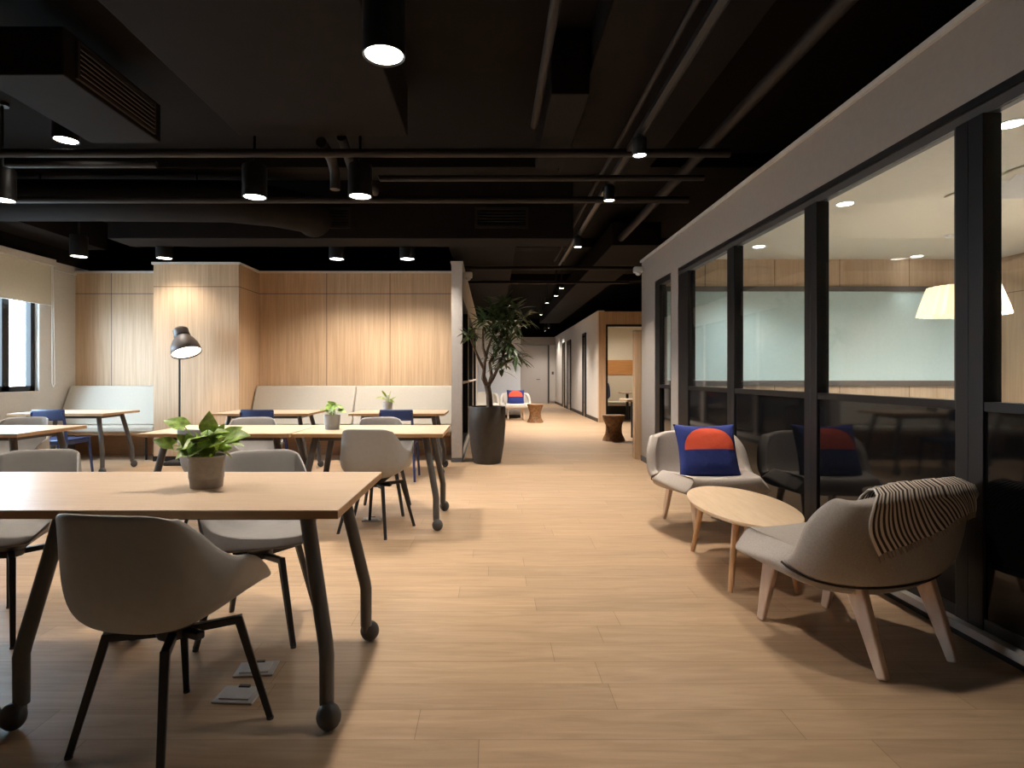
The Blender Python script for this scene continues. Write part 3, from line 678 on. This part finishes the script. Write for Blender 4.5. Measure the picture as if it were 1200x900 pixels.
for px, py, dy, n, L in cl:
    c = W(px, py, dy)
    for i in range(int(n*1.45)):
        a = rnd.uniform(0, 2*math.pi); e = rnd.uniform(-.5, 1.1)
        d = Vector((math.cos(a)*math.cos(e), math.sin(a)*math.cos(e), math.sin(e)))
        leaf(fo, c + d*.02 + Vector((rnd.uniform(-.03,.03),rnd.uniform(-.03,.03),rnd.uniform(-.05,.05))), d, Vector((.05,.1,1)), L*rnd.uniform(.7,1.1), .021, .35, .2, False, 5)
fo.build('foliage', M['leafd'], bp, smooth=60)

# lounge chairs
LY = [.33,.20,.05,-.10,-.225,-.295,-.325,-.35]; LZ = [.395,.385,.37,.345,.345,.43,.57,.715]
LW = [.275,.315,.345,.36,.37,.37,.355,.30]; LU = [.015,.035,.06,.085,.075,.035,.015,-.04]
LF = [.0,.02,.06,.12,.175,.20,.185,.13]
LT = .07
def lounge_p(u, v):
    x, g = section(u, 2.25)
    g2 = abs(x)**4 if v > .9 else g
    return Vector((x*interp(LW,v), interp(LY,v)+interp(LF,v)*g, interp(LZ,v)+interp(LU,v)*g2))
def lounge_n(u, v):
    e = .01
    du = lounge_p(min(u+e,1), v)-lounge_p(max(u-e,-1), v); dv = lounge_p(u, min(v+e,1))-lounge_p(u, max(v-e,0))
    n = dv.cross(du).normalized()
    return n*LSGN
LSGN = 1
if lounge_n(0,.1).z < 0: LSGN = -1
def lounge_b(u, v): return lounge_p(u, v) - lounge_n(u, v)*.014
def make_lounge(label, fab):
    t = thing('lounge_chair', label, 'armchair', (0,0,0), 0, 'lounge chairs on wooden legs')
    cut = lambda u: .60-.08*abs(u)**2
    MB().grid([[lounge_p(-1+2*i/18, cut(-1+2*i/18)*j/9) - Vector((0,0,.024*(1-(j/9)**3))) for j in range(10)] for i in range(19)]).build('seat_shell', fab, t, smooth=180, solid=.125, sub=2)
    MB().grid([[lounge_b(-1+2*i/18, cut(-1+2*i/18)+.004+(1-.004-cut(-1+2*i/18))*j/8) for j in range(9)] for i in range(19)]).build('backrest_shell', fab, t, smooth=180, solid=LT, sub=2)
    MB().tube([lounge_p(u, cut(u)+.015) - lounge_n(u, cut(u)+.015)*.047 for u in [-.97+1.94*k/40 for k in range(41)]], .0045, 6).build('seam_piping', M['seam'], t, smooth=180)
    for s in (-1,1):
        MB().beam((s*.20,.24,.345),(s*.20,-.22,.315),.035,.05).build('side_rail', M['ash'], t, bevel=.008)
        MB().beam((s*.20,.20,.365),(s*.205,.27,.004),.036,.085,.026,.038,up=(0,1,0)).build('leg', M['ash'], t, bevel=.008)
        MB().beam((s*.195,-.19,.36),(s*.20,-.32,.004),.036,.085,.028,.04,up=(0,1,0)).build('leg', M['ash'], t, bevel=.008)
    MB().beam((-.20,-.18,.322),(.20,-.18,.322),.035,.045).build('cross_rail', M['ash'], t, bevel=.006)
    MB().beam((-.20,.20,.325),(.20,.20,.325),.035,.045).build('cross_rail', M['ash'], t, bevel=.006)
    return t
LC = make_lounge('grey lounge chair in the foreground with a striped throw over its back', M['fabric'])
LC.location = (1.565, 2.57, 0); LC.rotation_euler.z = R(20)
LC2 = dup(LC, (1.63, 4.40, 0), R(186), 'grey lounge chair behind the oval table holding the navy cushion')
LW1 = make_lounge('white lounge chair far down the walkway holding a small navy cushion', M['whitefab'])
LW1.location = (.63, 15.25, 0); LW1.rotation_euler.z = R(180)
dup(LW1, (-.21, 15.3, 0), R(178), 'empty white lounge chair far behind the large planter')

# throw
tm = bpy.data.materials.new('striped_throw'); tm.use_nodes = True; nt = tm.node_tree; b = nt.nodes['Principled BSDF']; b.inputs['Roughness'].default_value = .95
uvn = nt.nodes.new('ShaderNodeUVMap'); uvn.uv_map = 'weave'
spx = nt.nodes.new('ShaderNodeSeparateXYZ'); nt.links.new(uvn.outputs[0], spx.inputs[0])
wv = math_node(nt, 'SINE', math_node(nt, 'MULTIPLY', spx.outputs[0], 2*math.pi*46))
rp = nt.nodes.new('ShaderNodeValToRGB'); rp.color_ramp.elements[0].color = srgb(72,60,54); rp.color_ramp.elements[1].color = srgb(226,214,198)
rp.color_ramp.elements[0].position = .42; rp.color_ramp.elements[1].position = .58
nt.links.new(math_node(nt, 'MULTIPLY_ADD', wv, .5, .5), rp.inputs[0]); nt.links.new(rp.outputs[0], b.inputs['Base Color'])
th = thing('throw_blanket', 'striped dark and cream throw draped over the foreground lounge chair back', 'blanket', LC.location, LC.rotation_euler.z)
NU, NS = 64, 26
rows = []; uvs = []; hem = []
rnd = random.Random(5)
for i in range(NU+1):
    a = i/NU; u = -.68 + 1.66*a
    inn = .86; out = .78 + .12*min(1,a*2.6)**.7 - .03*max(0,a-.6) - .010*math.sin(a*9)
    row = []
    for j in range(NS+1):
        s = j/NS; uu = u + (.50*(1-a)*max(0, s-.42))*1.0 + .02*math.sin(s*6+a*4)
        uu = max(-.99, min(.99, uu))
        wob = .004*math.sin(a*37+s*3) + .003*math.sin(a*71)
        off = LT/2 + .012 + abs(wob)
        if s < .35:
            v = inn + (1-inn)*(s/.35); p = lounge_b(uu, v) + lounge_n(uu, v)*off
        elif s < .5:
            k = (s-.35)/.15*math.pi; n = lounge_n(uu, 1.0); tdir = (lounge_b(uu,1)-lounge_b(uu,.97)).normalized()
            p = lounge_b(uu, 1) + n*off*math.cos(k) + tdir*(off*.95)*math.sin(k)
        else:
            v = 1-(1-out)*((s-.5)/.5); p = lounge_b(uu, v) - lounge_n(uu, v)*off
        row.append(p)
    rows.append(row); hem.append((row[-1], row[-2]))
tb = MB().grid(rows)
to = tb.build('cloth', tm, th, smooth=180, solid=.007, offset=0)
me = to.data; uvl = me.uv_layers.new(name='weave')
idx = {}
for i in range(NU+1):
    for j in range(NS+1):
        idx[tuple(round(c,5) for c in rows[i][j])] = (i/NU, j/NS)
for lp in me.loops:
    k = tuple(round(c,5) for c in me.vertices[lp.vertex_index].co); uvl.data[lp.index].uv = idx.get(k, (0,0))
fr = MB()
for i in range(0, NU+1):
    p, q = hem[i]; d = (p-q).normalized()
    for k in (0,1):
        e = p + d*.022 + Vector((rnd.uniform(-.006,.006), rnd.uniform(-.004,.004), -.008))
        sft = Vector((.003*k,0,0)); fr.tube([p+sft-d*.004, (p+e)/2+sft, e+sft], .0018, 5)
fo_ = fr.build('fringe', mat('throw_fringe', srgb(150,134,118), .95), th); fo_['kind'] = 'stuff'

# cushions
cm = bpy.data.materials.new('navy_cushion_with_patch'); cm.use_nodes = True; nt = cm.node_tree; b = nt.nodes['Principled BSDF']; b.inputs['Roughness'].default_value = .9
tc = nt.nodes.new('ShaderNodeTexCoord'); sx = nt.nodes.new('ShaderNodeSeparateXYZ'); nt.links.new(tc.outputs['Object'], sx.inputs[0])
ex = math_node(nt, 'POWER', math_node(nt, 'ABSOLUTE', math_node(nt, 'DIVIDE', sx.outputs[0], .185)), 2.3)
ez = math_node(nt, 'POWER', math_node(nt, 'ABSOLUTE', math_node(nt, 'DIVIDE', math_node(nt, 'SUBTRACT', sx.outputs[2], .0), .165)), 2.3)
ins = math_node(nt, 'LESS_THAN', math_node(nt, 'ADD', ex, ez), 1.0)
fac = math_node(nt, 'MULTIPLY', math_node(nt, 'MULTIPLY', ins, math_node(nt, 'GREATER_THAN', sx.outputs[2], .0)), math_node(nt, 'LESS_THAN', sx.outputs[1], 0.0))
mx = nt.nodes.new('ShaderNodeMixRGB'); mx.inputs[1].default_value = srgb(38,54,124); mx.inputs[2].default_value = srgb(232,92,62)
nt.links.new(fac, mx.inputs[0]); nt.links.new(mx.outputs[0], b.inputs['Base Color'])
nz = nt.nodes.new('ShaderNodeTexNoise'); nz.inputs['Scale'].default_value = 9; nz.inputs['Detail'].default_value = 3; nt.links.new(tc.outputs['Object'], nz.inputs['Vector'])
bu = nt.nodes.new('ShaderNodeBump'); bu.inputs['Strength'].default_value = .5; bu.inputs['Distance'].default_value = .03; nt.links.new(nz.outputs[0], bu.inputs['Height']); nt.links.new(bu.outputs[0], b.inputs['Normal'])
def cushion(label, loc, rot, w=.47, h=.42, d=.075, m=cm, group='navy cushions with an orange half dome', name='cushion', nogroup=False):
    n = 24; mb = MB()
    for s in (-1, 1):
        P = []
        for i in range(n+1):
            row = []
            for j in range(n+1):
                x, z = -1+2*i/n, -1+2*j/n
                k = max(0, (1-x**4))**.6*max(0, (1-z**4))**.6
                pin = 1-.085*(1-abs(x)**2)*(abs(z)**3); pin2 = 1-.085*(1-abs(z)**2)*(abs(x)**3)
                row.append((x*w/2*pin2, s*d*k, z*h/2*pin))
            P.append(row)
        mb.grid(P)
    o = mb.build(name, m, smooth=180); o.location = loc; o.rotation_euler = rot
    tag(o, label, 'cushion', group)
    return o
cushion('plump navy cushion with an orange half dome on the grey lounge chair', (1.615, 4.345, .592), (R(-20), 0, R(2)))
cushion('tiny navy and orange cushion on the white lounge chair far off', (.63, 15.21, .585), (R(-20), 0, 0))

# oval coffee table
ct = thing('coffee_table', 'low oval oak coffee table between the two grey lounge chairs', 'table', (1.47,3.43,0), R(-4))
a_, b2 = .275, .54
for nm, z0, z1, m_, k in (('table_top', .388, .405, M['ctop'], 0),):
    vs = MB(); n = 72; ring = [(.93,z0-.012),(.985,z0-.004),(1.0,z0+.006),(.998,z1-.002),(.985,z1)]
    P = [[(a_*s*math.cos(2*math.pi*i/n), b2*s*math.sin(2*math.pi*i/n), z) for s, z in ring] for i in range(n)]
    vs.grid(P, True); base = len(vs.v)
    vs.f += [tuple(i*5+4 for i in range(n)), tuple(i*5 for i in range(n-1,-1,-1))]
    vs.build(nm, m_, ct, smooth=40)
for x, y in ((-.12,.32),(-.12,-.28),(.14,.34),(.13,-.27)):
    MB().tube([(x,y,.376),(x*1.42,y*1.22,.0)], [.02,.0135], 16).build('leg', M['oak'], ct, smooth=60)

# carved drum stools
def drum(label, loc):
    t = thing('drum_stool', label, 'stool', loc, 0, 'carved hourglass stools')
    n = 40; P = []
    for i in range(n):
        a = 2*math.pi*i/n; row = []
        for j in range(15):
            z = j/14; r = .13+.065*abs(2*z-1)**1.5 + (.010 if (i+j) % 5 < 2 else 0)
            row.append((r*math.cos(a), r*math.sin(a), .425*z))
        P.append(row)
    MB().grid(P, True).build('carved_body', M['stool'], t, smooth=50)
    MB().lathe([(.19,.42),(.2,.425),(.2,.45),(.19,.455),(.001,.455)], 40).build('stool_top', M['stool'], t, smooth=40)
    return t
D1 = drum('carved brown hourglass stool in front of the oak framed booth', (2.18,10.35,0))
dup(D1, (1.08,14.35,0), label='carved brown hourglass stool beside the far white lounge chair')

# booth contents
bb = thing('booth_bench', 'cream upholstered bench inside the oak framed booth', 'bench', (3.35,15.45,0))
box(-.42,.42,-.25,.35,.36,.47).build('seat_cushion', M['whitefab'], bb, bevel=.03, smooth=50)
box(-.40,.40,-.23,.35,.0,.36).build('bench_base', M['black'], bb, bevel=.01)
cushion('plain dark navy cushion leaning at the left of the booth bench', (3.07,15.45,.715), (0, R(-14), R(62)), .40,.42,.06, mat('plain_navy_cloth', srgb(38,42,72), .9), None)
bt = thing('booth_table', 'pale wood table on a black post inside the booth', 'table', (3.85,14.83,0))
box(-.55,.65,-.27,.27,.70,.735).build('table_top', M['top'], bt, bevel=.01)
MB().tube([(-.38,0,.02),(-.38,0,.70)], .035, 14).build('post', M['black'], bt, smooth=60)
MB().lathe([(.22,0),(.22,.015),(.04,.03)], 28, Matrix.Translation((-.38,0,0))).build('base_plate', M['black'], bt, smooth=40)
st_ = thing('standing_table', 'wood topped table with black legs peeking past the glass room end', 'table', (2.9,10.6,0))
box(-.50,.7,-.30,.30,.69,.73).build('table_top', M['top'], st_, bevel=.008)
for x in (-.26,.6):
    for y in (-.25,.25): MB().beam((x,y,.69),(x,y,0),.06,.06).build('leg', M['black'], st_)
sc_ = thing('wooden_screen', 'narrow upright wooden screen end behind the far corner of the glass room', 'screen', (1.985,8.1,0))
box(0,.7,-.06,.06,.0,1.77).build('panel', M['wood'], sc_, bevel=.004)
box(0,.7,-.06,.06,1.771,1.79).build('cap', M['fascia'], sc_)

# floor outlets under the tables
def outlet(label, loc, rz):
    t = thing('floor_outlet', label, 'floor outlet', loc, rz, 'steel floor outlets under the tables')
    box(-.075,.075,-.055,.055,.001,.008).build('plate', M['plate'], t, bevel=.003)
    box(-.055,.055,-.04,.035,.008,.013).build('lid', M['plate'], t, bevel=.002)
    box(-.02,.02,.037,.05,.008,.016).build('latch', M['char'], t)
    return t
O = outlet('steel floor outlet plate nearest the viewer under the front table', (-.914,2.10,0), R(-3))
dup(O, (-.925,2.285,0), R(6), 'steel floor outlet plate just behind the nearest one under the front table')
dup(O, (-.96,4.66,0), R(4), 'steel floor outlet plate under the second row table')

# ------------------------------------------------------------------ booth light and daylight
bl = thing('ceiling_lamp', 'small round ceiling lamp inside the booth', 'ceiling light', (3.6,15.7,2.7))
MB().lathe([(.1,-.03),(.11,-.02),(.11,0)], 24).build('housing', M['plastic'], bl, smooth=40)
MB().lathe([(.001,-.034),(.095,-.034),(.095,-.031),(.001,-.031)], 24).build('lens', M['lens_in'], bl)
s_box('ceiling_booth', (2.79, 5.2, KY+.12, 17.1, 2.7, 2.74), M['cream_wall'])
spot(bl, (0,0,-.05), 160, 160, 1.0, (1,.88,.7))

w = bpy.data.worlds.new('sky'); scn.world = w; w.use_nodes = True; nt = w.node_tree
bg = nt.nodes['Background']; bg.inputs[1].default_value = 30.0
tc = nt.nodes.new('ShaderNodeTexCoord'); sp_ = nt.nodes.new('ShaderNodeSeparateXYZ'); nt.links.new(tc.outputs['Generated'], sp_.inputs[0])
rp = nt.nodes.new('ShaderNodeValToRGB'); rp.color_ramp.elements[0].color = (.35,.42,.48,1); rp.color_ramp.elements[1].color = (.62,.80,1.0,1)
rp.color_ramp.elements[0].position = .42; rp.color_ramp.elements[1].position = .52
nt.links.new(math_node(nt, 'MULTIPLY_ADD', sp_.outputs[2], .5, .5), rp.inputs[0]); nt.links.new(rp.outputs[0], bg.inputs[0])

# ------------------------------------------------------------------ camera
cd = bpy.data.cameras.new('camera'); cam = bpy.data.objects.new('camera', cd); COL.objects.link(cam)
cam.location = (0, 0, CH); cam.rotation_euler = (R(90), 0, 0)
cd.sensor_fit = 'HORIZONTAL'; cd.sensor_width = 36; cd.lens = F/1200*36
cd.shift_x = (600-CX)/1200; cd.shift_y = -(450-CY)/1200
cd.clip_start = .05; cd.clip_end = 100
scn.camera = cam
scn.cycles.caustics_reflective = False
vs = scn.view_settings
scn.display_settings.display_device = 'sRGB'; vs.view_transform = 'Standard'; vs.look = 'None'; vs.exposure = -0.12; vs.gamma = 1; vs.use_curve_mapping = False
